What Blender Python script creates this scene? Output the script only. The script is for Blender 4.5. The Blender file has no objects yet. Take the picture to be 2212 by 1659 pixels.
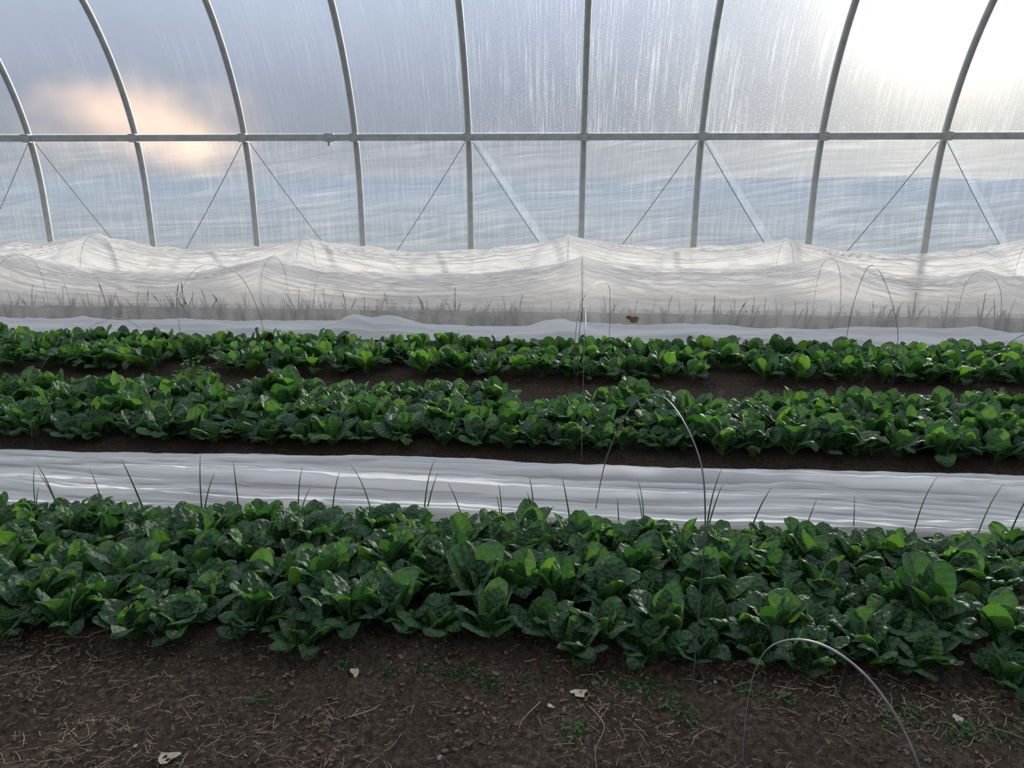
import bpy, math, random, bmesh
import numpy as np
from mathutils import Vector, Matrix, noise, Euler
random.seed(7)
R=random.Random(11)
scene=bpy.context.scene
COL=scene.collection
scene.view_settings.view_transform='Standard'

# ------------------------------------------------------------------ helpers
def mesh_obj(name, verts, faces, mat=None, smooth=True, uvs=None, cols=None, link=True):
    me=bpy.data.meshes.new(name)
    me.from_pydata([tuple(v) for v in verts],[],faces)
    if uvs is not None:
        l=me.uv_layers.new(name="UVMap")
        idx=np.empty(len(me.loops),dtype=np.int32); me.loops.foreach_get("vertex_index",idx)
        u=np.array(uvs,dtype=np.float32)[idx]
        l.data.foreach_set("uv",u.ravel())
    if cols is not None:
        a=me.color_attributes.new(name="Col",type='FLOAT_COLOR',domain='POINT')
        a.data.foreach_set("color",np.array(cols,dtype=np.float32).ravel())
    if mat: me.materials.append(mat)
    if smooth: me.polygons.foreach_set("use_smooth",[True]*len(me.polygons))
    me.update()
    ob=bpy.data.objects.new(name,me)
    if link: COL.objects.link(ob)
    return ob

def tag(ob,label,category,group=None,kind=None):
    ob["label"]=label; ob["category"]=category
    if group: ob["group"]=group
    if kind: ob["kind"]=kind
    return ob

def catmull(pts,n=10):
    P=[Vector(p) for p in pts]; P=[P[0]*2-P[1]]+P+[P[-1]*2-P[-2]]
    out=[]
    for i in range(1,len(P)-2):
        for k in range(n):
            t=k/n
            a,b,c,d=P[i-1],P[i],P[i+1],P[i+2]
            out.append(0.5*((2*b)+(c-a)*t+(2*a-5*b+4*c-d)*t*t+(3*b-a-3*c+d)*t**3))
    out.append(P[-2]); return out

def tube_data(pts,rad,seg=10,cap=True,base=0):
    pts=[Vector(p) for p in pts]; n=len(pts)
    vs=[];fs=[]
    T0=(pts[1]-pts[0]).normalized()
    ref=Vector((1,0,0)) if abs(T0.x)<0.9 else Vector((0,0,1))
    N=T0.cross(ref).normalized()
    for i,p in enumerate(pts):
        T=(pts[min(i+1,n-1)]-pts[max(i-1,0)]).normalized()
        N=(N-T*N.dot(T)).normalized(); B=T.cross(N)
        r=rad(i/(n-1)) if callable(rad) else rad
        for k in range(seg):
            a=2*math.pi*k/seg
            vs.append(p+N*math.cos(a)*r+B*math.sin(a)*r)
    for i in range(n-1):
        for k in range(seg):
            k2=(k+1)%seg
            fs.append((base+i*seg+k,base+i*seg+k2,base+(i+1)*seg+k2,base+(i+1)*seg+k))
    if cap:
        fs.append(tuple(base+k for k in range(seg))[::-1]); fs.append(tuple(base+(n-1)*seg+k for k in range(seg)))
    return vs,fs

def box_data(c,s,base=0,bev=0.15):
    cx,cy,cz=c; hx,hy,hz=s[0]/2,s[1]/2,s[2]/2
    m=min(hx,hy,hz)*bev
    bm=bmesh.new(); bmesh.ops.create_cube(bm,size=1)
    for v in bm.verts: v.co=Vector((v.co.x*2*hx+cx,v.co.y*2*hy+cy,v.co.z*2*hz+cz))
    bmesh.ops.bevel(bm,geom=bm.edges[:],offset=m,segments=2,affect='EDGES')
    vs=[v.co.copy() for v in bm.verts]; bm.verts.index_update()
    fs=[tuple(base+v.index for v in f.verts) for f in bm.faces]
    bm.free(); return vs,fs

# ------------------------------------------------------------------ materials
def newmat(name):
    m=bpy.data.materials.new(name); m.use_nodes=True
    nt=m.node_tree; nt.nodes.clear()
    out=nt.nodes.new("ShaderNodeOutputMaterial")
    return m,nt,out
class NT:
    def __init__(s,nt): s.nt=nt
    def n(s,t,**kw):
        nd=s.nt.nodes.new(t)
        for k,v in kw.items():
            if k.startswith("_"): setattr(nd,k[1:],v)
            else: nd.inputs[k.replace("__"," ")].default_value=v
        return nd
    def l(s,a,b): s.nt.links.new(a,b)
    def ramp(s,fac,stops,interp='LINEAR'):
        r=s.nt.nodes.new("ShaderNodeValToRGB"); r.color_ramp.interpolation=interp
        e=r.color_ramp.elements
        while len(e)<len(stops): e.new(0.5)
        for i,(p,c) in enumerate(stops):
            e[i].position=p; e[i].color=(c[0],c[1],c[2],1) if hasattr(c,'__len__') else (c,c,c,1)
        s.l(fac,r.inputs[0]); return r.outputs[0]
    def math(s,op,a,b=None,c=None,clamp=False):
        m=s.nt.nodes.new("ShaderNodeMath"); m.operation=op; m.use_clamp=clamp
        for i,x in enumerate((a,b,c)):
            if x is None: continue
            if isinstance(x,(int,float)): m.inputs[i].default_value=x
            else: s.l(x,m.inputs[i])
        return m.outputs[0]
    def mixc(s,fac,a,b,bt='MIX'):
        m=s.nt.nodes.new("ShaderNodeMix"); m.data_type='RGBA'; m.blend_type=bt
        for i,x in ((0,fac),(6,a),(7,b)):
            if isinstance(x,(int,float)): m.inputs[i].default_value=x
            elif isinstance(x,tuple): m.inputs[i].default_value=(*x,1)
            else: s.l(x,m.inputs[i])
        return m.outputs[2]
    def coord(s,which,scale=(1,1,1),loc=(0,0,0)):
        tc=s.nt.nodes.new("ShaderNodeTexCoord"); mp=s.nt.nodes.new("ShaderNodeMapping")
        mp.inputs["Scale"].default_value=scale; mp.inputs["Location"].default_value=loc
        s.l(tc.outputs[which],mp.inputs[0]); return mp.outputs[0]
    def noise(s,vec,scale,detail=3,rough=0.5,dist=0):
        n=s.nt.nodes.new("ShaderNodeTexNoise")
        n.inputs["Scale"].default_value=scale; n.inputs["Detail"].default_value=detail
        n.inputs["Roughness"].default_value=rough; n.inputs["Distortion"].default_value=dist
        s.l(vec,n.inputs["Vector"]); return n.outputs["Fac"]
    def bump(s,h,strength,dist):
        b=s.nt.nodes.new("ShaderNodeBump"); b.inputs["Strength"].default_value=strength
        b.inputs["Distance"].default_value=dist; s.l(h,b.inputs["Height"]); return b.outputs[0]
    def mixs(s,fac,a,b):
        m=s.nt.nodes.new("ShaderNodeMixShader")
        if isinstance(fac,(int,float)): m.inputs[0].default_value=fac
        else: s.l(fac,m.inputs[0])
        s.l(a,m.inputs[1]); s.l(b,m.inputs[2]); return m.outputs[0]

def film_out(g,out,fac,bmp):
    tr=g.n("ShaderNodeBsdfTransparent",Color=(0.87,0.91,0.96,1))
    tl=g.n("ShaderNodeBsdfTranslucent",Color=(0.88,0.94,1.0,1))
    df=g.n("ShaderNodeBsdfDiffuse",Color=(0.8,0.86,0.92,1))
    if bmp is not None: g.l(bmp,tl.inputs["Normal"])
    a=g.mixs(0.15,tl.outputs[0],df.outputs[0])
    g.l(g.mixs(fac,tr.outputs[0],a),out.inputs[0])
def mat_film_upper():
    m,nt,out=newmat("greenhouse_film_upper"); g=NT(nt)
    sep=g.n("ShaderNodeSeparateXYZ"); g.l(g.coord("UV"),sep.inputs[0])
    v=g.n("ShaderNodeCombineXYZ")
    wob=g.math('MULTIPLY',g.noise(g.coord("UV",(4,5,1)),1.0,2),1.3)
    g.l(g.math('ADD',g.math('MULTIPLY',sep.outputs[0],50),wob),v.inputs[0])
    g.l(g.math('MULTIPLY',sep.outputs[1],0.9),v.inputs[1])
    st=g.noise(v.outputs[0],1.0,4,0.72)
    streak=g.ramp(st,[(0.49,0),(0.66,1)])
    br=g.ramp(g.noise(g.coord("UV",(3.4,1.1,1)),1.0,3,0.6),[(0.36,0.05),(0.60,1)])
    amt=g.ramp(g.math('MULTIPLY_ADD',sep.outputs[0],0.09,0.55),[(0.0,0.08),(0.35,0.20),(0.60,0.8),(1.0,1.0)])  # streaks denser towards +x: the sun's scattered glow put into the condensation
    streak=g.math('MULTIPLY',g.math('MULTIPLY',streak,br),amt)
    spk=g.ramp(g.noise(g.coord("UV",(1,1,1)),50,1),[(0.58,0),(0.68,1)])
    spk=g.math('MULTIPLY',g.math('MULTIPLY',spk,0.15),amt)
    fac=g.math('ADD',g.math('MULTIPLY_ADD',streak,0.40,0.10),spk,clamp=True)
    film_out(g,out,fac,None); return m
def mat_film_lower():
    m,nt,out=newmat("greenhouse_film_lower"); g=NT(nt)
    sep=g.n("ShaderNodeSeparateXYZ"); g.l(g.coord("UV"),sep.inputs[0])
    wob=g.math('MULTIPLY',g.noise(g.coord("UV",(0.4,0.9,1)),1.0,2),6.0)
    v=g.n("ShaderNodeCombineXYZ")
    g.l(g.math('MULTIPLY',sep.outputs[0],0.7),v.inputs[0])
    # folds fan diagonally upward towards +x
    g.l(g.math('ADD',g.math('ADD',g.math('MULTIPLY',sep.outputs[1],17),g.math('MULTIPLY',sep.outputs[0],-2.0)),wob),v.inputs[1])
    st=g.noise(v.outputs[0],1.0,4,0.62,0.2)
    streak=g.ramp(st,[(0.40,0),(0.56,0.35),(0.74,1)])
    br=g.ramp(g.noise(g.coord("UV",(0.9,2,1)),1.5,2),[(0.30,0.25),(0.68,1)])
    vst=g.ramp(g.noise(g.coord("UV",(50,1.8,1)),1.0,3),[(0.46,0),(0.70,1)])
    amt=g.ramp(g.math('MULTIPLY_ADD',sep.outputs[0],0.07,0.5),[(0.0,0.35),(0.6,0.65),(1.0,1.0)])
    fac=g.math('ADD',g.math('MULTIPLY',g.math('MULTIPLY',streak,br),g.math('MULTIPLY',amt,0.28)),g.math('MULTIPLY_ADD',vst,0.07,0.14),clamp=True)
    film_out(g,out,fac,g.bump(st,0.7,0.05)); return m
def mat_film_roof():
    m,nt,out=newmat("greenhouse_film_roof"); g=NT(nt)
    film_out(g,out,0.20,None); return m
def mk_band():
    m,nt,out=newmat("film_reflection_band"); g=NT(nt)
    film_out(g,out,g.ramp(g.noise(g.coord("Object",(3,3,3)),2,3),[(0.3,0.08),(0.7,0.17)]),None); return m

def mat_metal():
    m,nt,out=newmat("galvanised_steel"); g=NT(nt)
    p=g.n("ShaderNodeBsdfPrincipled",Metallic=0.2,Roughness=0.45)
    c=g.ramp(g.noise(g.coord("Object",(1,1,1)),9,4),[(0.3,(0.42,0.44,0.42)),(0.7,(0.57,0.58,0.56))])
    g.l(c,p.inputs["Base Color"])
    g.l(p.outputs[0],out.inputs[0]); return m
def mat_wire(name,a,b):
    m,nt,out=newmat(name); g=NT(nt)
    p=g.n("ShaderNodeBsdfPrincipled",Metallic=0.4,Roughness=0.42)
    c=g.ramp(g.noise(g.coord("Object"),20,3),[(0.3,(a,a*1.02,a*1.03)),(0.7,(b,b,b*1.02))])
    g.l(c,p.inputs["Base Color"]); g.l(p.outputs[0],out.inputs[0]); return m
def mat_simple(name,c1,c2,scale=8,rough=0.7,transl=0,tcol=None,bump=0.0,vary=0.5):
    m,nt,out=newmat(name); g=NT(nt)
    p=g.n("ShaderNodeBsdfPrincipled",Roughness=rough)
    nz=g.noise(g.coord("Object"),scale,3)
    c=g.ramp(nz,[(0.3,c1),(0.7,c2)]); 
    oi=g.n("ShaderNodeObjectInfo")
    hs=g.n("ShaderNodeHueSaturation"); g.l(c,hs.inputs["Color"])
    g.l(g.math('MULTIPLY_ADD',oi.outputs["Random"],vary,1-vary/2),hs.inputs["Value"])
    g.l(hs.outputs[0],p.inputs["Base Color"])
    if bump: g.l(g.bump(nz,bump,0.01),p.inputs["Normal"])
    s=p.outputs[0]
    if transl:
        t=g.n("ShaderNodeBsdfTranslucent",Color=(*tcol,1)); s=g.mixs(transl,s,t.outputs[0])
    g.l(s,out.inputs[0]); return m
def mat_fabric(name,transp,transl,tint,bs=0.5,sx=0.9,sy=7):
    m,nt,out=newmat(name); g=NT(nt)
    uv=g.coord("UV")
    blot=g.noise(uv,1.3,3)
    col=g.mixc(g.ramp(blot,[(0.35,0),(0.75,1)]),tint,tuple(c*0.9 for c in tint))
    d=g.n("ShaderNodeBsdfDiffuse"); g.l(col,d.inputs[0])
    t=g.n("ShaderNodeBsdfTranslucent"); g.l(col,t.inputs[0])
    wr=g.noise(g.coord("UV",(sx,sy,1)),2.0,4,0.6,0.4)
    bm=g.bump(wr,bs,0.06)
    g.l(bm,d.inputs["Normal"]); g.l(bm,t.inputs["Normal"])
    s=g.mixs(transl,d.outputs[0],t.outputs[0])
    if transp>0:
        tr=g.n("ShaderNodeBsdfTransparent",Color=(0.98,0.98,1,1))
        f=g.math('MULTIPLY',g.ramp(wr,[(0.36,0.75),(0.58,1.0)]),transp)
        s=g.mixs(f,s,tr.outputs[0])
    g.l(s,out.inputs[0]); return m
def mat_leaf():
    m,nt,out=newmat("spinach_leaf"); g=NT(nt)
    at=g.n("ShaderNodeAttribute",_attribute_name="Col"); sep=g.n("ShaderNodeSeparateColor"); g.l(at.outputs["Color"],sep.inputs[0])
    rr=g.math('POWER',sep.outputs[0],2.0)
    uvn=g.coord("UV"); s2=g.n("ShaderNodeSeparateXYZ"); g.l(uvn,s2.inputs[0])
    U=g.math('ABSOLUTE',g.math('SUBTRACT',s2.outputs[0],0.5))
    mid=g.ramp(U,[(0.0,1),(0.03,0.0)])
    vf=g.math('FRACT',g.math('SUBTRACT',g.math('MULTIPLY',s2.outputs[1],5.5),g.math('MULTIPLY',U,2.6)))
    vein=g.math('ABSOLUTE',g.math('SUBTRACT',vf,0.5))
    veinl=g.ramp(vein,[(0.0,0.5),(0.05,0.0)])
    oi=g.n("ShaderNodeObjectInfo")
    base=g.mixc(rr,(0.034,0.088,0.042),(0.060,0.145,0.052))
    base=g.mixc(g.math('MULTIPLY',oi.outputs["Random"],0.45),base,(0.050,0.100,0.064))
    base=g.mixc(g.math('MULTIPLY',g.math('MAXIMUM',mid,g.math('MULTIPLY',veinl,0.4)),0.45),base,(0.10,0.19,0.08))
    base=g.mixc(sep.outputs[1],base,(0.12,0.25,0.07))
    p=g.n("ShaderNodeBsdfPrincipled",Roughness=0.60); p.inputs["Specular IOR Level"].default_value=0.5
    g.l(base,p.inputs["Base Color"])
    nz=g.noise(g.coord("UV",(1,1.2,1)),5.5,1)
    h=g.math('ADD',g.math('MULTIPLY',g.math('SQRT',vein),0.6),g.math('MULTIPLY',nz,1.8))
    bn=g.bump(h,0.8,0.009); g.l(bn,p.inputs["Normal"])
    t=g.n("ShaderNodeBsdfTranslucent"); 
    tc=g.mixc(rr,(0.045,0.165,0.020),(0.20,0.47,0.045))
    g.l(tc,t.inputs[0])
    g.l(g.mixs(0.30,p.outputs[0],t.outputs[0]),out.inputs[0]); return m
def mat_soil():
    m,nt,out=newmat("soil"); g=NT(nt); c=g.coord("Object")
    n1=g.noise(c,3,3,0.6); n2=g.noise(c,45,6,0.8); n3=g.noise(c,210,2,0.6)
    base=g.ramp(n2,[(0.36,(0.026,0.018,0.013)),(0.5,(0.115,0.086,0.064)),(0.66,(0.28,0.218,0.165))])
    base=g.mixc(g.ramp(n1,[(0.35,0.0),(0.7,0.5)]),base,(0.064,0.046,0.034))
    sy=g.n("ShaderNodeSeparateXYZ"); g.l(c,sy.inputs[0])
    far_dark=g.ramp(g.math('MULTIPLY',sy.outputs[1],0.1),[(0.22,0.0),(0.30,0.55)])  # soil colour darkens with distance across the front bed
    base=g.mixc(far_dark,base,(0.028,0.020,0.016))
    spk=g.ramp(n3,[(0.63,0),(0.69,1)])
    base=g.mixc(g.math('MULTIPLY',spk,0.5),base,(0.42,0.35,0.28))
    p=g.n("ShaderNodeBsdfPrincipled",Roughness=0.95); g.l(base,p.inputs["Base Color"]); p.inputs["Specular IOR Level"].default_value=0.25
    h=g.math('ADD',n2,g.math('MULTIPLY',n3,0.4))
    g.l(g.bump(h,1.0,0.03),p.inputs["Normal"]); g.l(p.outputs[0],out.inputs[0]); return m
def mat_field():
    m,nt,out=newmat("field_straw"); g=NT(nt)
    n1=g.noise(g.coord("Object",(0.10,0.6,1)),1.0,4,0.6); 
    base=g.ramp(n1,[(0.38,(0.14,0.185,0.23)),(0.56,(0.19,0.235,0.28)),(0.70,(0.38,0.34,0.26))])
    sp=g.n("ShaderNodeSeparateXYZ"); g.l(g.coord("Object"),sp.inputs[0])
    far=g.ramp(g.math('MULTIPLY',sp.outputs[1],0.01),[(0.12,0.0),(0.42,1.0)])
    base=g.mixc(far,base,(0.17,0.235,0.33))  # far field faded to the sky tone, distance haze put into its colour
    p=g.n("ShaderNodeBsdfPrincipled",Roughness=1.0); g.l(base,p.inputs["Base Color"]); p.inputs["Specular IOR Level"].default_value=0.0
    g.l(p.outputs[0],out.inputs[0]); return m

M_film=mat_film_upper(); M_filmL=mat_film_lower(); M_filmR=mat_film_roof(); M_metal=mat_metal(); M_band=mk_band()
M_wire=mat_wire("wire_steel",.10,.20); M_wire2=mat_wire("wire_bright",.26,.46)
M_cord=mat_simple("cord",(0.22,0.23,0.24),(0.34,0.35,0.36),30)
M_strip=mat_fabric("row_cover_fabric",0.0,0.45,(0.98,0.99,1.0),0.12,0.3,5)
M_tun=mat_fabric("thin_row_cover_fabric",0.44,0.66,(1.0,0.98,0.95),0.5,1.5,5)
M_leaf=mat_leaf(); M_soil=mat_soil(); M_field=mat_field()
M_onion=mat_simple("onion_green",(0.03,0.09,0.04),(0.05,0.14,0.055),12,0.5,0.25,(0.12,0.32,0.06))
M_leek=mat_simple("leek_green",(0.008,0.020,0.012),(0.016,0.035,0.02),12,0.6)
M_weed=mat_simple("weed_green",(0.025,0.085,0.022),(0.05,0.15,0.035),20,0.55,0.3,(0.12,0.35,0.05))
M_straw=mat_simple("straw",(0.22,0.165,0.115),(0.50,0.40,0.29),6,0.85)
M_chip=mat_simple("woodchip",(0.050,0.036,0.026),(0.21,0.155,0.11),9,0.9)
M_dry=mat_simple("dry_leaf",(0.42,0.38,0.27),(0.66,0.62,0.50),40,0.8,0.2,(0.5,0.45,0.3),0.3,0.2)
M_brown=mat_simple("brown_leaf",(0.10,0.06,0.035),(0.22,0.13,0.07),40,0.8,0.15,(0.3,0.15,0.05),0.3)
M_stone=mat_simple("stone",(0.22,0.21,0.20),(0.40,0.39,0.37),30,0.8,bump=0.3)

# ------------------------------------------------------------------ floor
def fh(x,y):
    h=0.012*noise.noise(Vector((x*3,y*3,0)))+0.010*noise.noise(Vector((x*11,y*11,3)))
    for a,b in ((2.15,3.2),(4.0,5.05),(5.6,6.65)):
        t=min(max((y-a)/0.12,0),1)*min(max((b-y)/0.12,0),1); h+=0.025*t
    return h
def grid(name,xs,ys,fn,mat,uvf=None):
    vs=[];uv=[]
    for y in ys:
        for x in xs:
            vs.append(fn(x,y)); uv.append(uvf(x,y) if uvf else (x,y))
    nx=len(xs); fs=[(j*nx+i,j*nx+i+1,(j+1)*nx+i+1,(j+1)*nx+i) for j in range(len(ys)-1) for i in range(nx-1)]
    return mesh_obj(name,vs,fs,mat,True,uv)
def fl(x,y):
    d=0.011*noise.noise(Vector((x*30,y*30,5)))+0.009*noise.noise(Vector((x*72,y*72,9))) if y<2.8 else 0
    return (x,y,fh(x,y)+d)
ys=list(np.arange(0.4,2.6,0.010))+list(np.arange(2.6,10.3,0.06))
xs=list(np.arange(-11,-2.4,0.08))+list(np.arange(-2.4,2.4,0.011))+list(np.arange(2.4,10,0.08))
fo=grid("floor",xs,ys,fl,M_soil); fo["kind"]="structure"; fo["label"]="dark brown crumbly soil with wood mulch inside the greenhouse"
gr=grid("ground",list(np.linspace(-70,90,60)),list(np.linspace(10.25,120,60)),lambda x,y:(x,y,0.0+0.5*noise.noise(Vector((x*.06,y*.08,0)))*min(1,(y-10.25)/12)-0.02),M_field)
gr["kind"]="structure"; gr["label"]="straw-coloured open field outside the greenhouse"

# ------------------------------------------------------------------ hoop profile
YW=10.09; Z0=1.2; RR=3.4
def profile():
    P=[(YW,0.0),(YW,0.4),(YW,0.8),(YW,Z0)]
    for i in range(1,26):
        a=math.radians(56)*i/25
        P.append((YW-RR+RR*math.cos(a),Z0+RR*math.sin(a)))
    y0,z0=P[-1]; a0=math.radians(56); R2=6.2
    cy=y0-R2*math.cos(a0); cz=z0-R2*math.sin(a0)
    for i in range(1,16):
        a=a0+math.radians(34)*i/15
        P.append((cy+R2*math.cos(a),cz+R2*math.sin(a)))
    return P
PR=profile()
def sheet(name,p0,p1,off,mat,x0=-10.5,x1=9.5,nx=160,wr=0.0):
    L=[0]
    for i in range(1,len(PR)): L.append(L[-1]+math.dist(PR[i],PR[i-1]))
    def at(s):
        for i in range(1,len(L)):
            if s<=L[i] or i==len(L)-1:
                t=(s-L[i-1])/(L[i]-L[i-1]); 
                y=PR[i-1][0]+(PR[i][0]-PR[i-1][0])*t; z=PR[i-1][1]+(PR[i][1]-PR[i-1][1])*t
                dy=PR[i][0]-PR[i-1][0]; dz=PR[i][1]-PR[i-1][1]; d=math.hypot(dy,dz)
                return y+dz/d*off, z-dy/d*off, dz/d, -dy/d
    S=np.linspace(p0,min(p1,L[-1]),max(12,int((min(p1,L[-1])-p0)/0.06)))
    X=np.linspace(x0,x1,nx)
    def fn(x,s):
        y,z,ny,nz=at(s)
        w=wr*(noise.noise(Vector((x*0.5,s*5+x*0.35,2)))+0.5*noise.noise(Vector((x*1.1,s*12-x*0.4,7))))
        ph=((x-0.2)/1.45)%1.0
        w*=min(1,min(ph,1-ph)*6)+0.15
        return (x,y+ny*w,z+nz*w)
    return grid(name,list(X),list(S),fn,mat)
SP=1.97
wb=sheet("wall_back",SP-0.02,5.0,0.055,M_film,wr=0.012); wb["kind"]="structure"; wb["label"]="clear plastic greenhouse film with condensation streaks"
ce=sheet("ceiling",5.0,20,0.055,M_filmR,nx=60); ce["kind"]="structure"; ce["label"]="curved clear plastic greenhouse roof film"
sc=sheet("side_curtain",0.0,SP+0.03,0.075,M_filmL,nx=420,wr=0.035)
tag(sc,"wrinkled clear plastic roll-up side curtain below the rail","plastic curtain")

path=[(0,y,z) for y,z in PR]
path[0]=(0,YW,-0.05)
v,f=tube_data(path,0.040,14)
pole=mesh_obj("pole",v,f,M_metal)
v,f=[],[]
for c,s in (((0,-0.062,0),(0.13,0.010,0.085)),((0.052,-0.035,0),(0.014,0.06,0.075)),((-0.052,-0.035,0),(0.014,0.06,0.075)),((0,-0.03,0.046),(0.09,0.08,0.010)),((0,-0.03,-0.046),(0.09,0.08,0.010))):
    a,b=box_data(c,s,len(v)); v+=a; f+=b
for bx in (-0.045,0.045):
    a,b=tube_data([(bx,-0.085,0),(bx,-0.06,0)],0.010,6,True,len(v)); v+=a; f+=b
clamp=mesh_obj("clamp",v,f,M_metal,False)
zp=1.95; ypl=YW-RR+math.sqrt(RR*RR-(zp-Z0)**2)
for k in range(-6,6):
    h=bpy.data.objects.new("greenhouse_hoop",None); COL.objects.link(h); h.empty_display_size=0.1
    if k==-6: c=clamp; p=pole
    else:
        p=pole.copy(); c=clamp.copy(); COL.objects.link(p); COL.objects.link(c)
    h.location=(0.2+1.45*k,YW,0)
    tag(h,"curved galvanised steel greenhouse frame hoop","greenhouse frame","steel hoops of the greenhouse frame")
    p.parent=h; p.location=(0,-YW,0)
    c.parent=h; c.location=(0,ypl-0.035-YW,zp); c["label"]="steel rail clamp with bolts"
v,f=box_data((-0.4,ypl-0.062,zp),(19.5,0.035,0.078),0,0.3)
pu=mesh_obj("purlin",v,f,M_metal,False); tag(pu,"long horizontal galvanised steel rail clamped across the hoops","steel rail")
v,f=box_data((0,0,0),(0.13,0.06,0.10),0,0.2)
a,b=tube_data([(-0.0,-0.05,0),(0.0,0.02,0)],0.02,8,True,len(v)); v+=a;f+=b
a,b=box_data((0.0,-0.01,-0.07),(0.035,0.03,0.06),len(v),0.2); v+=a;f+=b
a,b=box_data((0.09,0.0,0.0),(0.06,0.05,0.07),len(v),0.2); v+=a;f+=b
rj=mesh_obj("rail_joint",v,f,M_metal,False); rj.location=(-3.02,ypl-0.075,zp)
tag(rj,"small steel splice bracket on the horizontal rail","bracket")
for i,(k0,k1) in enumerate([(-5,-6),(-5,-4),(-3,-4),(-3,-2),(-1,-2),(-1,0),(1,0),(1,2),(3,2),(3,4)]):
    xa=0.2+1.45*k0+(0.05 if k1>k0 else -0.05); xb=0.2+1.45*k1
    P=[]
    for t in np.linspace(0,1,12):
        P.append((xa+(xb-xa)*t*0.92,YW+0.0-0.05*(1-t)-0.01,zp-0.06-(zp-0.10)*t-0.03*math.sin(math.pi*t)))
    v,f=tube_data(P,0.005,6)
    o=mesh_obj("cord",v,f,M_cord); tag(o,"thin diagonal cord strung against the plastic side curtain","cord","diagonal side curtain cords")
    if (k0,k1) in ((-1,0),(1,2),(3,4)):  # pale strip added to draw the reflection along the stretched film
        V=[];F=[]
        for j,p in enumerate(P):
            wv=0.02+0.035*j/11
            for q in range(5):
                V.append((p[0]+0.05+(q/4-0.5)*2*wv*1.2,p[1]+0.035+0.006*math.sin(q*2.2),p[2]+0.03+(q/4-.5)*wv))
        for j in range(11):
            for q in range(4): a=j*5+q; F.append((a,a+1,a+6,a+5))
        o=mesh_obj("film_reflection",V,F,M_band); tag(o,"pale reflection along stretched film, added as a strip beside a cord","film reflection","film reflections added as strips on the side curtain")

# ------------------------------------------------------------------ row cover strips
def strip(name,y0,y1,x0,x1,hf,seed,label,nx=460,ny=80,ew=1.0,lean=0.0):
    def fn(x,t):
        ya=y0+0.05*noise.noise(Vector((x*0.5,seed,0)))+0.010*noise.noise(Vector((x*3,seed,1)))
        yb=y1+ew*(0.06*noise.noise(Vector((x*0.4,seed+5,0)))+0.006*noise.noise(Vector((x*2.5,seed+5,1))))
        y=ya+(yb-ya)*t
        z=hf(x,t)
        return (x,y-lean*z,0.6*fh(x,y)+0.016+z)
    return tag(grid(name,list(np.linspace(x0,x1,nx)),list(np.linspace(0,1,ny)),fn,M_strip,lambda x,t:(x,t*(y1-y0))),label,"row cover")
def ridge(v): return 1-abs(v)*2
def h1(x,t):
    e=min(1,t*20)*min(1,(1-t)*14)
    d=x*0.08+0.20*noise.noise(Vector((x*0.4,1,1)))+0.02*noise.noise(Vector((x*1.6,3,1)))
    def saw(p,seed,fx=0.5):
        q=p%1.0; k=int(math.floor(p))
        a=0.6+1.3*noise.noise(Vector((x*fx,k*3.7,seed)))
        if q<0.26: s=q/0.26; prof=s*s*(3-2*s)
        else: prof=(1-(q-0.26)/0.74)**1.8
        return max(0,a)*prof
    step=0.03*(1/(1+math.exp(-(x-0.75-0.5*t)*14)))*math.exp(-max(0,x-.75-.5*t)*.8)
    return e*(0.002+step+0.068*saw((t+d)*2.7,2.0)+0.038*saw((t-1.0*d)*5.3,9.0,.6)+0.016*saw((t+1.6*d)*11,14.0,.9)+0.004*noise.noise(Vector((x*2.8,t*9,5))))
strip("row_cover",3.17,3.93,-4.4,3.7,h1,3.0,"bunched white row cover fabric lying in long folds between spinach beds",600,190,1.0,1.2)
def h2(x,t):
    e=min(1,t*8)*min(1,(1-t)*8)
    r=max(0,ridge(noise.noise(Vector((x*0.5,t*4+x*0.15,14)))*1.3))**2
    b=0.11*math.exp(-((x+1.9)/0.42)**2)+0.09*math.exp(-((x-0.0)/0.30)**2)+0.04*math.exp(-((x-1.2)/0.5)**2)
    return e*(0.02+0.05*r+0.03*noise.noise(Vector((x*2.5,t*3,4))))+b*math.sin(math.pi*min(1,t*1.02))**2*(1+.6*noise.noise(Vector((x*5,t*2,1))))
strip("row_cover",6.95,7.62,-7.2,5.6,h2,9.0,"flattened white row cover fabric lying along the tunnel foot")

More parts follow.
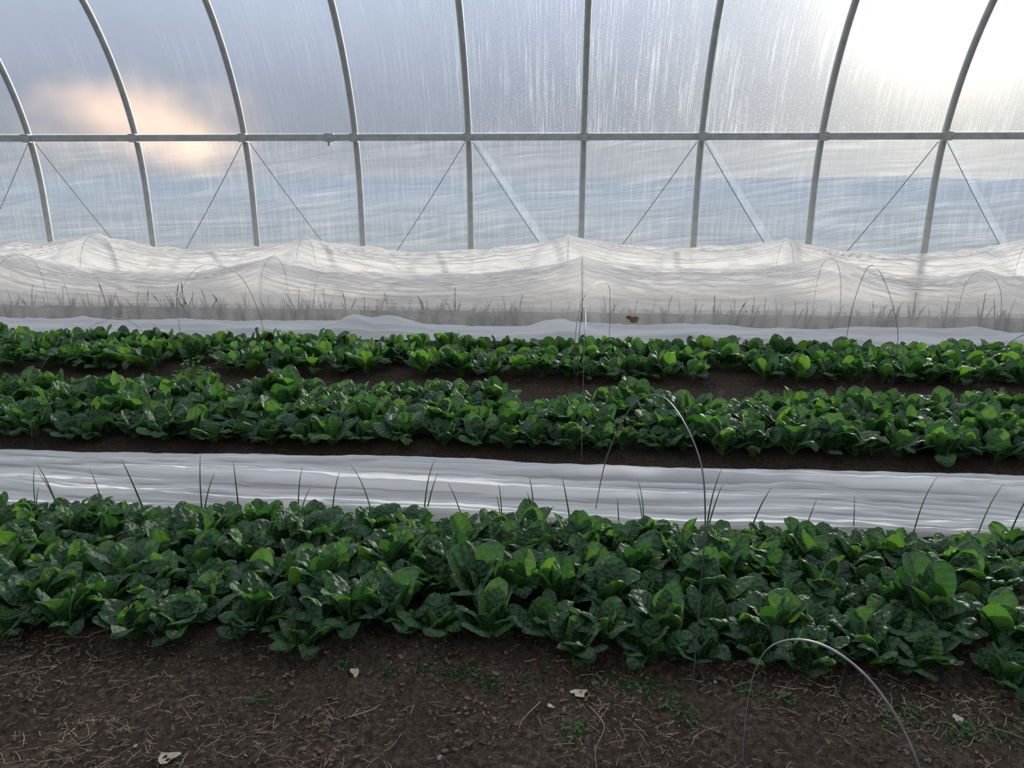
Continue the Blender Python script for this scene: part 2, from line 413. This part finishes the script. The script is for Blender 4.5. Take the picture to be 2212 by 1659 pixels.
# ------------------------------------------------------------------ covered tunnels
def tunnel(name,yc,a,peaks,zp_,zs,label,seed,x0,x1):
    pk=sorted(peaks)
    def top(x):
        for i in range(len(pk)-1):
            if pk[i][0]<=x<=pk[i+1][0]:
                s=(x-pk[i][0])/(pk[i+1][0]-pk[i][0])
                base=pk[i][1]*(1-s)+pk[i+1][1]*s
                span=pk[i+1][0]-pk[i][0]
                k=0.75+0.5*((i*37)%10)/10
                return base-k*(zp_-zs)*min(1.15,span/2.9)*(4*s*(1-s))**0.8+.026*noise.noise(Vector((x*1.8,seed,0)))*min(1,4*s*(1-s)*2), 4*s*(1-s), min(s,1-s)*span
        return pk[0][1],0,0
    def fn(x,t):
        th=math.pi*t
        H,sg,dist=top(x)
        st=math.sin(th)
        side=math.cos(th)
        aw=a*(1-0.10*sg*st)
        y=yc-aw*(abs(side)**0.85)*(1 if side>0 else -1)
        z=H*(st**0.62)
        q=t*20+8.0*sg*(0.5-abs(t-0.5))
        messy=1+1.2*max(0,min(1,(x-3.6)/1.0))
        n1=noise.noise(Vector((x*0.35,q,seed))); n2=noise.noise(Vector((x*0.8,q*2.1,seed+4))); n3=noise.noise(Vector((x*3.6,q*0.6+x*2.0,seed+14))); n4=noise.noise(Vector((x*9,q*1.3+x*3.0,seed+24)))
        fold=(max(0,ridge(n1))**5)*0.8+0.35*(max(0,ridge(n2))**4)+0.75*messy*n3+0.4*n4-0.35
        w=0.030*fold*min(1,st*2.2)*(0.3+0.7*min(1,dist*2.5))
        w+=0.008*math.exp(-(dist/0.04)**2)
        w+=0.05*noise.noise(Vector((x*2.6,t*3,seed+8)))*(1-st)
        y+=-side*w; z+=w*st
        return (x,y,max(fh(x,y)+0.004,z+0.006))
    o=grid(name,list(np.linspace(x0,x1,760)),list(np.linspace(0,1,130)),fn,M_tun,lambda x,t:(x,t*1.6))
    tag(o,label,"row cover tunnel")
    for px,ph in pk[1:-1]:
        P=[(px,yc-(a-0.012)*(abs(math.cos(q))**0.85)*(1 if math.cos(q)>0 else -1),(ph-0.012)*math.sin(q)**0.62 if 0<q<math.pi else 0) for q in np.linspace(0,math.pi,40)]
        P[0]=(px,P[0][1],-0.03);P[-1]=(px,P[-1][1],-0.03)
        v,f=tube_data(P,0.0035,8)
        w=mesh_obj("wire_hoop",v,f,M_wire); tag(w,"thin wire hoop holding up the white row cover","wire hoop","wire hoops inside the row cover tunnels")
tunnel("row_cover_tunnel",8.12,0.42,[(-9.2,.64),(-6.12,.66),(-3.19,.655),(0.18,.67),(2.75,.69),(4.3,.56),(6.2,.66),(8,.66)],0.67,0.48,"white translucent row cover tunnel draped over wire hoops",1.0,-8.4,7.0)
tunnel("row_cover_tunnel",9.18,0.40,[(-9.2,.78),(-5.84,.79),(-3.18,.77),(0.03,.80),(2.58,.78),(5.4,.84),(8,.8)],0.79,0.61,"white row cover tunnel standing beside the plastic side curtain",21.0,-8.8,7.4)

# ------------------------------------------------------------------ free wire hoops
def whoop(pts,r,label="thin bare wire hoop arching over the spinach bed",mat=None):
    v,f=tube_data(catmull(pts,10),r,8)
    o=mesh_obj("wire_hoop",v,f,mat or M_wire); tag(o,label,"wire hoop","bare wire hoops over the beds")
whoop([(.524,1.80,-.03),(.520,1.80,.14),(.528,1.79,.29),(.56,1.775,.385),(.63,1.75,.425),(.72,1.73,.40),(.81,1.70,.325),(.90,1.675,.185),(.985,1.64,-.03)],lambda t:.0014+.0022*min(1,max(0,(t-.30)/.3)),"small bent wire hoop stuck in the bare soil path",M_wire2)
whoop([(.43,2.09,-.03),(.43,2.09,.3),(.43,2.10,.6),(.41,2.2,.77),(.34,2.48,.85),(.27,2.85,.70),(.20,3.17,.36),(.16,3.34,-.02)],.0024)
whoop([(.11,3.98,-.03),(.11,3.98,.35),(.11,4.02,.63),(.12,4.25,.76),(.12,4.6,.77),(.11,4.95,.65),(.10,5.15,.35),(.10,5.2,-.03)],.0020)
whoop([(.09,5.5,-.03),(.08,5.5,.30),(.10,5.6,.5),(.16,5.85,.65),(.27,6.2,.69),(.38,6.6,.60),(.41,6.85,.40),(.42,6.9,-.03)],.0022)
whoop([(-2.93,5.5,-.03),(-2.93,5.5,.35),(-2.98,5.65,.62),(-2.99,5.95,.79),(-2.96,6.25,.80),(-2.90,6.6,.66),(-2.88,6.85,.35),(-2.85,6.95,-.03)],.0023)
whoop([(-3.14,4.02,-.03),(-3.10,4.04,.30),(-3.0,4.15,.55),(-2.88,4.45,.665),(-2.87,4.75,.62),(-2.93,5.05,.40),(-2.97,5.2,-.03)],.0013)
whoop([(2.39,5.5,-.03),(2.39,5.5,.40),(2.37,5.65,.66),(2.38,5.95,.83),(2.42,6.25,.84),(2.50,6.6,.68),(2.54,6.85,.35),(2.56,6.95,-.03)],.0023)
whoop([(3.15,3.98,-.03),(3.14,4.0,.35),(3.08,4.15,.6),(2.98,4.5,.69),(2.88,4.85,.6),(2.82,5.1,.33),(2.80,5.2,-.03)],.0020)

# ------------------------------------------------------------------ spinach
def leaf(rng,az,elev,lp,L,W,bend,roll,nu=11,nb=17,np_=4,pamp=0.0044):
    vs=[];fs=[];uv=[];cl=[]
    rv=rng.random(); sd=rng.random()*50
    p=Vector((0.010*math.cos(az),0.010*math.sin(az),-0.01)); e=elev
    rad=Vector((math.cos(az),math.sin(az),0)); upv=Vector((0,0,1)); side=Vector((-math.sin(az),math.cos(az),0))
    rows=np_+nb
    cup=rng.uniform(-1.0,-0.35) if rng.random()<.78 else rng.uniform(.1,.5)
    wav=rng.uniform(0.001,0.003)
    tw=rng.uniform(-0.35,0.35)
    for i in range(rows):
        if i<np_:
            s=0; w=0.0032+0.0025*(1-i/np_); step=lp/np_; e-=0.05*(1 if elev<1.2 else .3); pet=1
        else:
            s=(i-np_)/(nb-1); step=L/(nb-1)*(1 if s<.97 else .40); e-=bend/(nb-1)*(0.15+1.7*s)
            w=W*max(0.0,math.sin(math.pi*min(1,s*0.93+0.055)**0.98))**0.46+0.002
            if s>=.999: w=0.36*W
            pet=max(0,1-s*14)
        T=rad*math.cos(e)+upv*math.sin(e); N=-rad*math.sin(e)+upv*math.cos(e)
        ro=roll+tw*s
        Sd=side*math.cos(ro)+N*math.sin(ro); Nn=N*math.cos(ro)-side*math.sin(ro)
        for j in range(nu):
            u=-1+2*j/(nu-1); au=abs(u)
            z=0; ux=u
            if pet<0.5:
                z=cup*w*au*au*0.56 - (0.14*w*(1-au)**3)
                ux=u*(1-0.15*abs(cup)*au*au)
                ph=(s*3.6-au*0.8)*math.pi
                z+=pamp*abs(math.sin(ph))*math.sin(math.pi*min(1,au*1.02))
                z+=pamp*2.0*noise.noise(Vector((u*1.4,s*2.8,sd)))
                z+=wav*math.sin(s*9+sd+u)*au**3
            else: z=0.004*au*au*(w/0.006)
            vs.append(p+Sd*(w*ux)+Nn*z); uv.append((j/(nu-1),s)); cl.append((rv,pet,0,1))
        p=p+T*step
    for i in range(rows-1):
        for j in range(nu-1):
            a=i*nu+j; fs.append((a,a+1,a+nu+1,a+nu))
    return vs,fs,uv,cl
def plant(seed,nl,size,**kw):
    rng=random.Random(seed); V=[];F=[];U=[];C=[]
    for k in range(nl):
        q=k/(nl-1)
        az=k*2.39996+rng.uniform(-.45,.45)
        elev=math.radians(87-36*q+rng.uniform(-11,11))
        lp=size*(0.042+0.046*q)*rng.uniform(.75,1.35)
        L=size*rng.uniform(.094,.138)*(0.78+0.30*math.sin(math.pi*min(1,q+.25)))
        W=L*rng.uniform(.38,.45)
        bend=rng.uniform(.5,2.4)*(0.35+1.0*q)
        v,f,u,c=leaf(rng,az,elev,lp,L,W,bend,rng.uniform(-.35,.35),**kw)
        b=len(V); V+=v; F+=[tuple(b+i for i in x) for x in f]; U+=u; C+=c
    return V,F,U,C
protos=[]
for i in range(16):
    V,F,U,C=plant(100+i,R.randint(11,16),R.uniform(.92,1.12))
    o=mesh_obj("spinach_plant",V,F,M_leaf,True,U,C,link=False); protos.append(o)
low=[plant(300+i,12,1.0,nu=7,nb=9,np_=3) for i in range(5)]
def inview(x,y): return -0.77*y-0.42<x<0.61*y+0.30
P=[]
def bed(rows,sp,bi,skip=None,js=0.03,sc=(.85,1.15)):
    for ri,y in enumerate(rows):
        x=-8+R.uniform(0,.1)
        while x<8:
            x+=sp*R.uniform(.68,1.32)
            if not inview(x,y): continue
            if skip and skip(x,y): continue
            P.append((x,y+R.uniform(-js,js)*1.3,bi,R.uniform(*sc)))
def gap(x,y,cx,cy,rx,ry): return ((x-cx)/rx)**2+((y-cy)/ry)**2<1
bed((2.34,2.51,2.68,2.84),0.175,1,lambda x,y: gap(x,y,-1.85,2.75,.14,.13) or gap(x,y,1.75,2.6,.08,.1),sc=(.84,1.12))
bed((2.97,),0.17,1,sc=(.74,.94))
bed((2.21,),0.22,1,lambda x,y:-.75<x<-.1,sc=(.7,.92))
bed((4.15,4.38,4.62,4.86),0.185,2,lambda x,y: gap(x,y,-.15,4.86,.24,.1) or gap(x,y,.95,4.86,.25,.12),sc=(.95,1.28))
bed((5.74,6.02,6.34),0.19,3,lambda x,y: gap(x,y,-1.35,5.74,.18,.12) or gap(x,y,-3.0,5.74,.25,.12) or gap(x,y,1.2,5.74,.2,.12),sc=(.95,1.3))
P.sort(key=lambda p:p[1])
lab={1:"leafy dark green savoyed spinach plant with crinkled leaves",2:"dark green spinach plant with sunlit upright leaves",3:"low bushy spinach plant near the white tunnels"}
first=set()
rest=[]
for n,(x,y,bi,s) in enumerate(P):
    z=fh(x,y)-0.004
    rz=R.uniform(0,6.28)
    if n<298:
        pi=R.randrange(len(protos))
        o=protos[pi] if pi not in first else protos[pi].copy()
        first.add(pi); COL.objects.link(o)
        o.location=(x,y,z); o.rotation_euler=(R.uniform(-.1,.1),R.uniform(-.1,.1),rz); o.scale=(s,s,s*R.uniform(.85,1.1))
        tag(o,lab[bi],"spinach","spinach plants in the beds")
    else: rest.append((x,y,z,rz,s))
V=[];F=[];U=[];C=[]
for (x,y,z,rz,s) in rest:
    v,f,u,c=low[R.randrange(5)]
    m=Matrix.Translation((x,y,z))@Matrix.Rotation(rz,4,'Z')@Matrix.Scale(s*1.05,4)
    b=len(V); V+=[m@q for q in v]; F+=[tuple(b+i for i in t) for t in f]; U+=u; C+=c
if V:
    o=mesh_obj("spinach_row",V,F,M_leaf,True,U,C); tag(o,"dense far row of low dark green spinach plants","spinach",kind="stuff")

# ------------------------------------------------------------------ onions / leeks
def blades(rng,n,h0,h1,lean=0.35,r=0.004,cvm=1.0):
    V=[];F=[]
    for k in range(n):
        az=rng.uniform(0,6.28); h=rng.uniform(h0,h1)*(1 if k==0 else .75); ln=rng.uniform(.05,lean)*h; cv=cvm*rng.uniform(-.1,.45)*h*lean*1.5
        pts=[(0.006*math.cos(az)+math.cos(az)*(ln*t+cv*t*t*t),0.006*math.sin(az)+math.sin(az)*(ln*t+cv*t*t*t),-0.01+h*(t-0.06*t*t*t)) for t in np.linspace(0,1,10)]
        v,f=tube_data(pts,lambda t,r=r:r*(1-t)**0.6*(1 if t>.1 else 1.2)+0.0006,6,True,len(V)); V+=v;F+=f
    return V,F
ou=[40,108,205,300,420,512,640,712,812,915,1012,1090,1163,1250,1355,1412,1545,1640,1752,1870,1990,2122,2185]
onp=[]
for i in range(8):
    v,f=blades(random.Random(50+i),1+(i%3==1),.26,.40,.30,.0034,.9); onp.append(mesh_obj("onion_plant",v,f,M_onion,link=False))
used=set()
for u in ou:
    i=R.randrange(8); o=onp[i] if i not in used else onp[i].copy(); used.add(i); COL.objects.link(o)
    a=(u-1106)/1640; x=a*3.38*(1.03 if a<0 else .97)-.23; y=3.14+R.uniform(-.02,.02)
    o.location=(x,y,fh(x,y)); o.rotation_euler=(0,0,R.uniform(0,6.28)); s=R.uniform(.75,1.2); o.scale=(s,s,s)
    tag(o,"thin upright green onion shoots growing beside the row cover","onion plant","onion shoots along the row cover")
lkp=[]
for i in range(6):
    v,f=blades(random.Random(80+i),6,.30,.50,0.4,0.012); lkp.append(mesh_obj("leek_plant",v,f,M_leek,link=False))
used=set()
x=-6.6
while x<5.2:
    x+=R.uniform(.08,.20)
    i=R.randrange(6); o=lkp[i] if i not in used else lkp[i].copy(); used.add(i); COL.objects.link(o)
    y=7.78+R.uniform(-.012,.015); s=R.uniform(.6,1.0)
    o.location=(x,y,fh(x,y)); o.rotation_euler=(0,0,R.uniform(-.7,.7)+(math.pi if R.random()<.5 else 0)); o.scale=(s,s*.22,s)
    tag(o,"dark green leek blades showing through the translucent row cover","leek plant","leeks under the row cover tunnel")
for (x,y) in ((-1.05,2.13),(-1.32,2.13),(-.62,2.16),(-.05,2.10),(-.4,2.17),(.85,2.03),(1.15,1.98)):
    o=onp[R.randrange(8)].copy(); COL.objects.link(o)
    o.location=(x,y,fh(x,y)); o.rotation_euler=(0,0,R.uniform(0,6.28)); o.scale=(.5,.5,.42)
    tag(o,"thin onion seedling at the edge of the spinach bed","onion plant","onion seedlings at the bed edge")

# ------------------------------------------------------------------ weeds
def weed(rng,n,rad,hh,lr):
    V=[];F=[]
    for k in range(n):
        a=rng.uniform(0,6.28); d=rad*math.sqrt(rng.random()); z=hh*rng.uniform(.2,1)*(1-.6*d/rad)
        c=Vector((d*math.cos(a),d*math.sin(a),z)); r=lr*rng.uniform(.6,1.2)
        n_=Vector((rng.uniform(-.6,.6),rng.uniform(-.6,.6),1)).normalized()
        t=n_.orthogonal().normalized(); t=(Matrix.Rotation(rng.uniform(0,6.28),3,n_)@t); b_=n_.cross(t)
        b=len(V); V.append(c-n_*r*.15)
        m=8
        for j in range(m):
            q=2*math.pi*j/m; rr=r*(1+0.35*math.cos(q)) 
            V.append(c+t*math.cos(q)*rr+b_*math.sin(q)*r*.75)
        for j in range(m): F.append((b,b+1+j,b+1+(j+1)%m))
        v,f=tube_data([(0.2*c.x,0.2*c.y,-.004),(c.x*.8,c.y*.8,c.z*.5),tuple(c)],0.0009,4,False,len(V)); V+=v;F+=f
    return V,F
wp=[]
for i in range(6):
    v,f=weed(random.Random(i+9),44,.060,.030,.0065); wp.append(mesh_obj("weed_clump",v,f,M_weed,link=False))
WP=[(-.30,2.10),(-.22,2.06),(-.36,2.10),(.28,2.06),(.36,2.01),(.22,2.09),(.31,2.11),(-1.8,2.72),(-1.9,2.76),(1.0,1.98),(1.08,2.00),(1.2,1.95),(1.15,1.92),(1.3,1.95),
 (-.92,1.94),(.05,1.86),(.40,1.95),(1.05,2.05),(.7,2.06),(.6,2.08),(-.1,2.10),(1.4,2.0),(-.45,2.12),(.12,2.1),(-.55,2.1),(-.7,2.12)]
used=set()
for (x,y) in WP:
    i=R.randrange(6); o=wp[i] if i not in used else wp[i].copy(); used.add(i); COL.objects.link(o)
    o.location=(x,y,fh(x,y)); o.rotation_euler=(0,0,R.uniform(0,6.28)); s=R.uniform(.55,1.0); o.scale=(s,s,s)
    tag(o,"low clump of small round-leaved green weeds on soil","weed","weed clumps on the soil")
v,f=weed(random.Random(77),260,.17,.31,.013)
o=mesh_obj("weed_bush",v,f,mat_simple("feathery_green",(0.05,0.16,0.03),(0.09,0.26,0.05),20,0.55,0.35,(0.25,0.55,0.08))); o.location=(-2.72,5.22,fh(-2.72,5.22)-.01)
tag(o,"bushy bright green feathery weed between spinach beds","weed")

# ------------------------------------------------------------------ litter
def litter(name,n,mat,kindf,label,ylim,seed,th=-.25):
    rng=random.Random(seed); V=[];F=[]
    for k in range(n):
        y=rng.uniform(*ylim) if rng.random()<.9 else rng.uniform(5.1,5.7)
        x=rng.uniform(-.8*y-.4,.62*y+.4); z=fh(x,y)+.005
        if noise.noise(Vector((x*2.6,y*2.6,seed)))<th+.45*rng.random(): continue
        kindf(rng,V,F,x,y,z)
    o=mesh_obj(name,V,F,mat,False); tag(o,label,name.replace("_"," "),kind="stuff")
def f_straw(rng,V,F,x,y,z):
    a=rng.gauss(0.2,.9); L=rng.choice((.008,.012,.018,.03,.055))*rng.uniform(.6,1.2); c=rng.uniform(-.3,.3)
    pts=[(x+math.cos(a+c*t)*L*(t-.5),y+math.sin(a+c*t)*L*(t-.5),z+.003+rng.uniform(0,.006)) for t in (0,.33,.66,1)]
    v,f=tube_data(pts,rng.uniform(.0004,.0010),4,False,len(V)); V+=v;F+=f
def f_chip(rng,V,F,x,y,z):
    a=rng.uniform(0,6.28); L=rng.choice((.002,.002,.003,.004,.006,.010))*rng.uniform(.6,1.4); w=L*rng.uniform(.25,.8); h=rng.uniform(.001,.003)
    rot=Euler((rng.uniform(-.6,.6),rng.uniform(-.6,.6),a)).to_matrix(); b=len(V)
    m=6; rr=[rng.uniform(.6,1.1) for _ in range(m)]
    for zz in (0,h):
        for j in range(m):
            q=2*math.pi*j/m; V.append(rot@Vector((L*rr[j]*math.cos(q),w*rr[j]*math.sin(q),zz*(1+.3*rr[j])))+Vector((x,y,z)))
    F.extend([tuple(b+m-1-i for i in range(m)),tuple(b+m+i for i in range(m))]+[(b+i,b+(i+1)%m,b+m+(i+1)%m,b+m+i) for i in range(m)])
litter("straw_litter",7500,M_straw,f_straw,"scattered dry straw bits on the dark soil",(1.2,2.22),4,-.22)
litter("wood_chips",15000,M_chip,f_chip,"scattered brown wood chip mulch on the soil",(1.2,2.35),5)
def twig(pts,r):
    v,f=tube_data(catmull(pts,6),lambda t:r*(1-.5*t),6)
    o=mesh_obj("twig",v,f,M_straw); tag(o,"thin pale dry stem lying on the soil","twig","dry stems on the soil")
for pts in ([(.10,1.98,.02),(.14,1.88,.03),(.11,1.78,.02),(.12,1.66,.02)],[(-.05,1.98,.02),(-.10,1.90,.02),(-.11,1.86,.02)],[(-.62,1.87,.02),(-.56,1.9,.03),(-.54,1.94,.02)],[(.3,1.72,.02),(.38,1.70,.03),(.43,1.68,.02)]):
    twig([(a,b,fh(a,b)+c*.5) for a,b,c in pts],.0018)
def dleaf(seed,r,mat,name,label):
    rng=random.Random(seed); V=[];F=[]; n=12; m=5
    for i in range(m):
        for j in range(n):
            q=2*math.pi*j/n; rr=r*(i+.02)/(m-1)*(1+.25*math.sin(3*q+seed)+.1*math.sin(7*q))
            V.append((rr*math.cos(q),rr*.7*math.sin(q),.35*r*noise.noise(Vector((rr*60*math.cos(q)*.6,rr*40*math.sin(q),seed)))+.25*r*(i/(m-1))**2+.1*r))
    for i in range(m-1):
        for j in range(n): F.append((i*n+j,i*n+(j+1)%n,(i+1)*n+(j+1)%n,(i+1)*n+j))
    o=mesh_obj(name,V,F,mat); tag(o,label,"dry leaf"); return o
for i,(x,y,r,m) in enumerate([(-1.08,1.68,.030,0),(-.66,2.08,.020,0),(.07,2.04,.026,0),(-.02,1.97,.012,0),(-.25,1.8,.014,1),(.28,1.72,.018,1),(.15,1.6,.014,1),(1.2,2.0,.02,0),(-.68,1.85,.013,1),(.75,1.5,.02,0)]):
    o=dleaf(i+1,r,M_brown if m else M_dry,"dry_leaf","small curled brown leaf on the soil" if m else "pale dried curled leaf lying on the soil")
    o.location=(x,y,fh(x,y)+.004); o.rotation_euler=(R.uniform(-.1,.1),R.uniform(-.1,.1),R.uniform(0,6))
o=dleaf(31,.07,M_brown,"dry_leaf","dark brown leaf caught at the foot of the tunnel"); o.location=(.68,7.60,.10); o.rotation_euler=(.5,.2,.3)
for i in range(9):
    rng=random.Random(i+400)
    bm=bmesh.new(); bmesh.ops.create_icosphere(bm,subdivisions=2,radius=.010*rng.uniform(.6,1.3))
    for vv in bm.verts:
        vv.co*=1+.35*noise.noise(vv.co*70+Vector((i,0,0))); vv.co.z*=.6
    me=bpy.data.meshes.new("pebble"); bm.to_mesh(me); bm.free(); me.materials.append(M_stone)
    o=bpy.data.objects.new("pebble",me); COL.objects.link(o)
    y=rng.uniform(1.45,2.15); x=rng.uniform(-.7*y,.6*y); o.location=(x,y,fh(x,y)+.004)
    tag(o,"small grey pebble lying on the soil","pebble","pebbles on the soil")
for o in list(bpy.data.objects):
    if o.name not in scene.objects: bpy.data.objects.remove(o)

# ------------------------------------------------------------------ world
w=bpy.data.worlds.new("World"); scene.world=w; w.use_nodes=True
nt=w.node_tree; nt.nodes.clear(); g=NT(nt)
out=nt.nodes.new("ShaderNodeOutputWorld"); bg=nt.nodes.new("ShaderNodeBackground"); g.l(bg.outputs[0],out.inputs[0])
tc=nt.nodes.new("ShaderNodeTexCoord"); d=tc.outputs["Generated"]
sp=nt.nodes.new("ShaderNodeSeparateXYZ"); g.l(d,sp.inputs[0])
sky=g.ramp(sp.outputs[2],[(0.0,(0.17,0.22,0.31)),(0.03,(0.155,0.21,0.30)),(0.09,(0.20,0.27,0.39)),(0.20,(0.40,0.50,0.68)),(0.45,(0.88,0.96,1.08)),(1.0,(0.98,1.04,1.14))])
mp=nt.nodes.new("ShaderNodeMapping"); mp.inputs["Scale"].default_value=(1.6,1.6,4); g.l(d,mp.inputs[0])
cl=g.noise(mp.outputs[0],1.3,2)
sky=g.mixc(1.0,sky,g.ramp(cl,[(0.3,(0.86,0.88,0.91)),(0.7,(1.10,1.09,1.07))]),'MULTIPLY')
side=g.ramp(g.math('MULTIPLY_ADD',sp.outputs[1],0.5,0.5),[(0.15,0.55),(0.75,1.0)],'EASE')
sky=g.mixc(1.0,sky,side,'MULTIPLY')
SAZ=math.radians(25); SEL=math.radians(12)
sd=Vector((math.sin(SAZ)*math.cos(SEL),math.cos(SAZ)*math.cos(SEL),math.sin(SEL)))
vm=nt.nodes.new("ShaderNodeVectorMath"); vm.operation='DOT_PRODUCT'; g.l(d,vm.inputs[0]); vm.inputs[1].default_value=sd
dt=g.math('MAXIMUM',vm.outputs["Value"],0.0)
g1=g.math('MULTIPLY',g.math('POWER',dt,230),3.2)
g2=g.math('MULTIPLY',g.math('POWER',dt,28),0.60)
gs=g.math('ADD',g1,g2)
c1=nt.nodes.new("ShaderNodeVectorMath"); c1.operation='SCALE'; c1.inputs[0].default_value=(1.0,0.85,0.57); g.l(gs,c1.inputs["Scale"])
def patch(center,scale,rgb,nz_amp,seedscale):
    vs_=nt.nodes.new("ShaderNodeVectorMath"); vs_.operation='SUBTRACT'; g.l(d,vs_.inputs[0]); vs_.inputs[1].default_value=center
    mu=nt.nodes.new("ShaderNodeVectorMath"); mu.operation='MULTIPLY'; g.l(vs_.outputs[0],mu.inputs[0]); mu.inputs[1].default_value=scale
    ln=nt.nodes.new("ShaderNodeVectorMath"); ln.operation='LENGTH'; g.l(mu.outputs[0],ln.inputs[0])
    nn=g.noise(d,seedscale,2)
    pp=g.math('ADD',ln.outputs["Value"],g.math('MULTIPLY',g.math('SUBTRACT',nn,0.5),nz_amp))
    pm=g.ramp(pp,[(0.0,1),(0.35,.58),(0.70,.15),(1.0,0)],'B_SPLINE')
    c2=nt.nodes.new("ShaderNodeVectorMath"); c2.operation='SCALE'; c2.inputs[0].default_value=rgb; g.l(pm,c2.inputs["Scale"]); return c2.outputs[0]
pa=patch((-.475,.879,.052),(7.5,7.5,17),(1.15,0.68,0.34),1.1,15)
pb=patch((-.430,.902,.022),(13,13,24),(0.95,0.60,0.30),0.8,22)
ad=nt.nodes.new("ShaderNodeVectorMath"); ad.operation='ADD'; g.l(c1.outputs[0],ad.inputs[0]); g.l(pa,ad.inputs[1])
ad1=nt.nodes.new("ShaderNodeVectorMath"); ad1.operation='ADD'; g.l(ad.outputs[0],ad1.inputs[0]); g.l(pb,ad1.inputs[1])
ad2=nt.nodes.new("ShaderNodeVectorMath"); ad2.operation='ADD'; g.l(ad1.outputs[0],ad2.inputs[0]); g.l(sky,ad2.inputs[1])
g.l(ad2.outputs[0],bg.inputs[0]); bg.inputs[1].default_value=0.92

L=bpy.data.lights.new("sun","SUN"); L.energy=6.2; L.color=(1.0,0.91,0.76); L.angle=math.radians(4)
lo=bpy.data.objects.new("sun",L); COL.objects.link(lo)
lo.rotation_euler=(-sd).to_track_quat('-Z','Y').to_euler()

# ------------------------------------------------------------------ camera
cd=bpy.data.cameras.new("camera"); cam=bpy.data.objects.new("camera",cd); COL.objects.link(cam)
cd.sensor_width=36; cd.lens=36*1640/2212; cd.clip_start=0.05; cd.clip_end=500
cam.location=(0,0,1.6)
cam.rotation_euler=(math.radians(90-16),0,math.radians(4))
scene.camera=cam
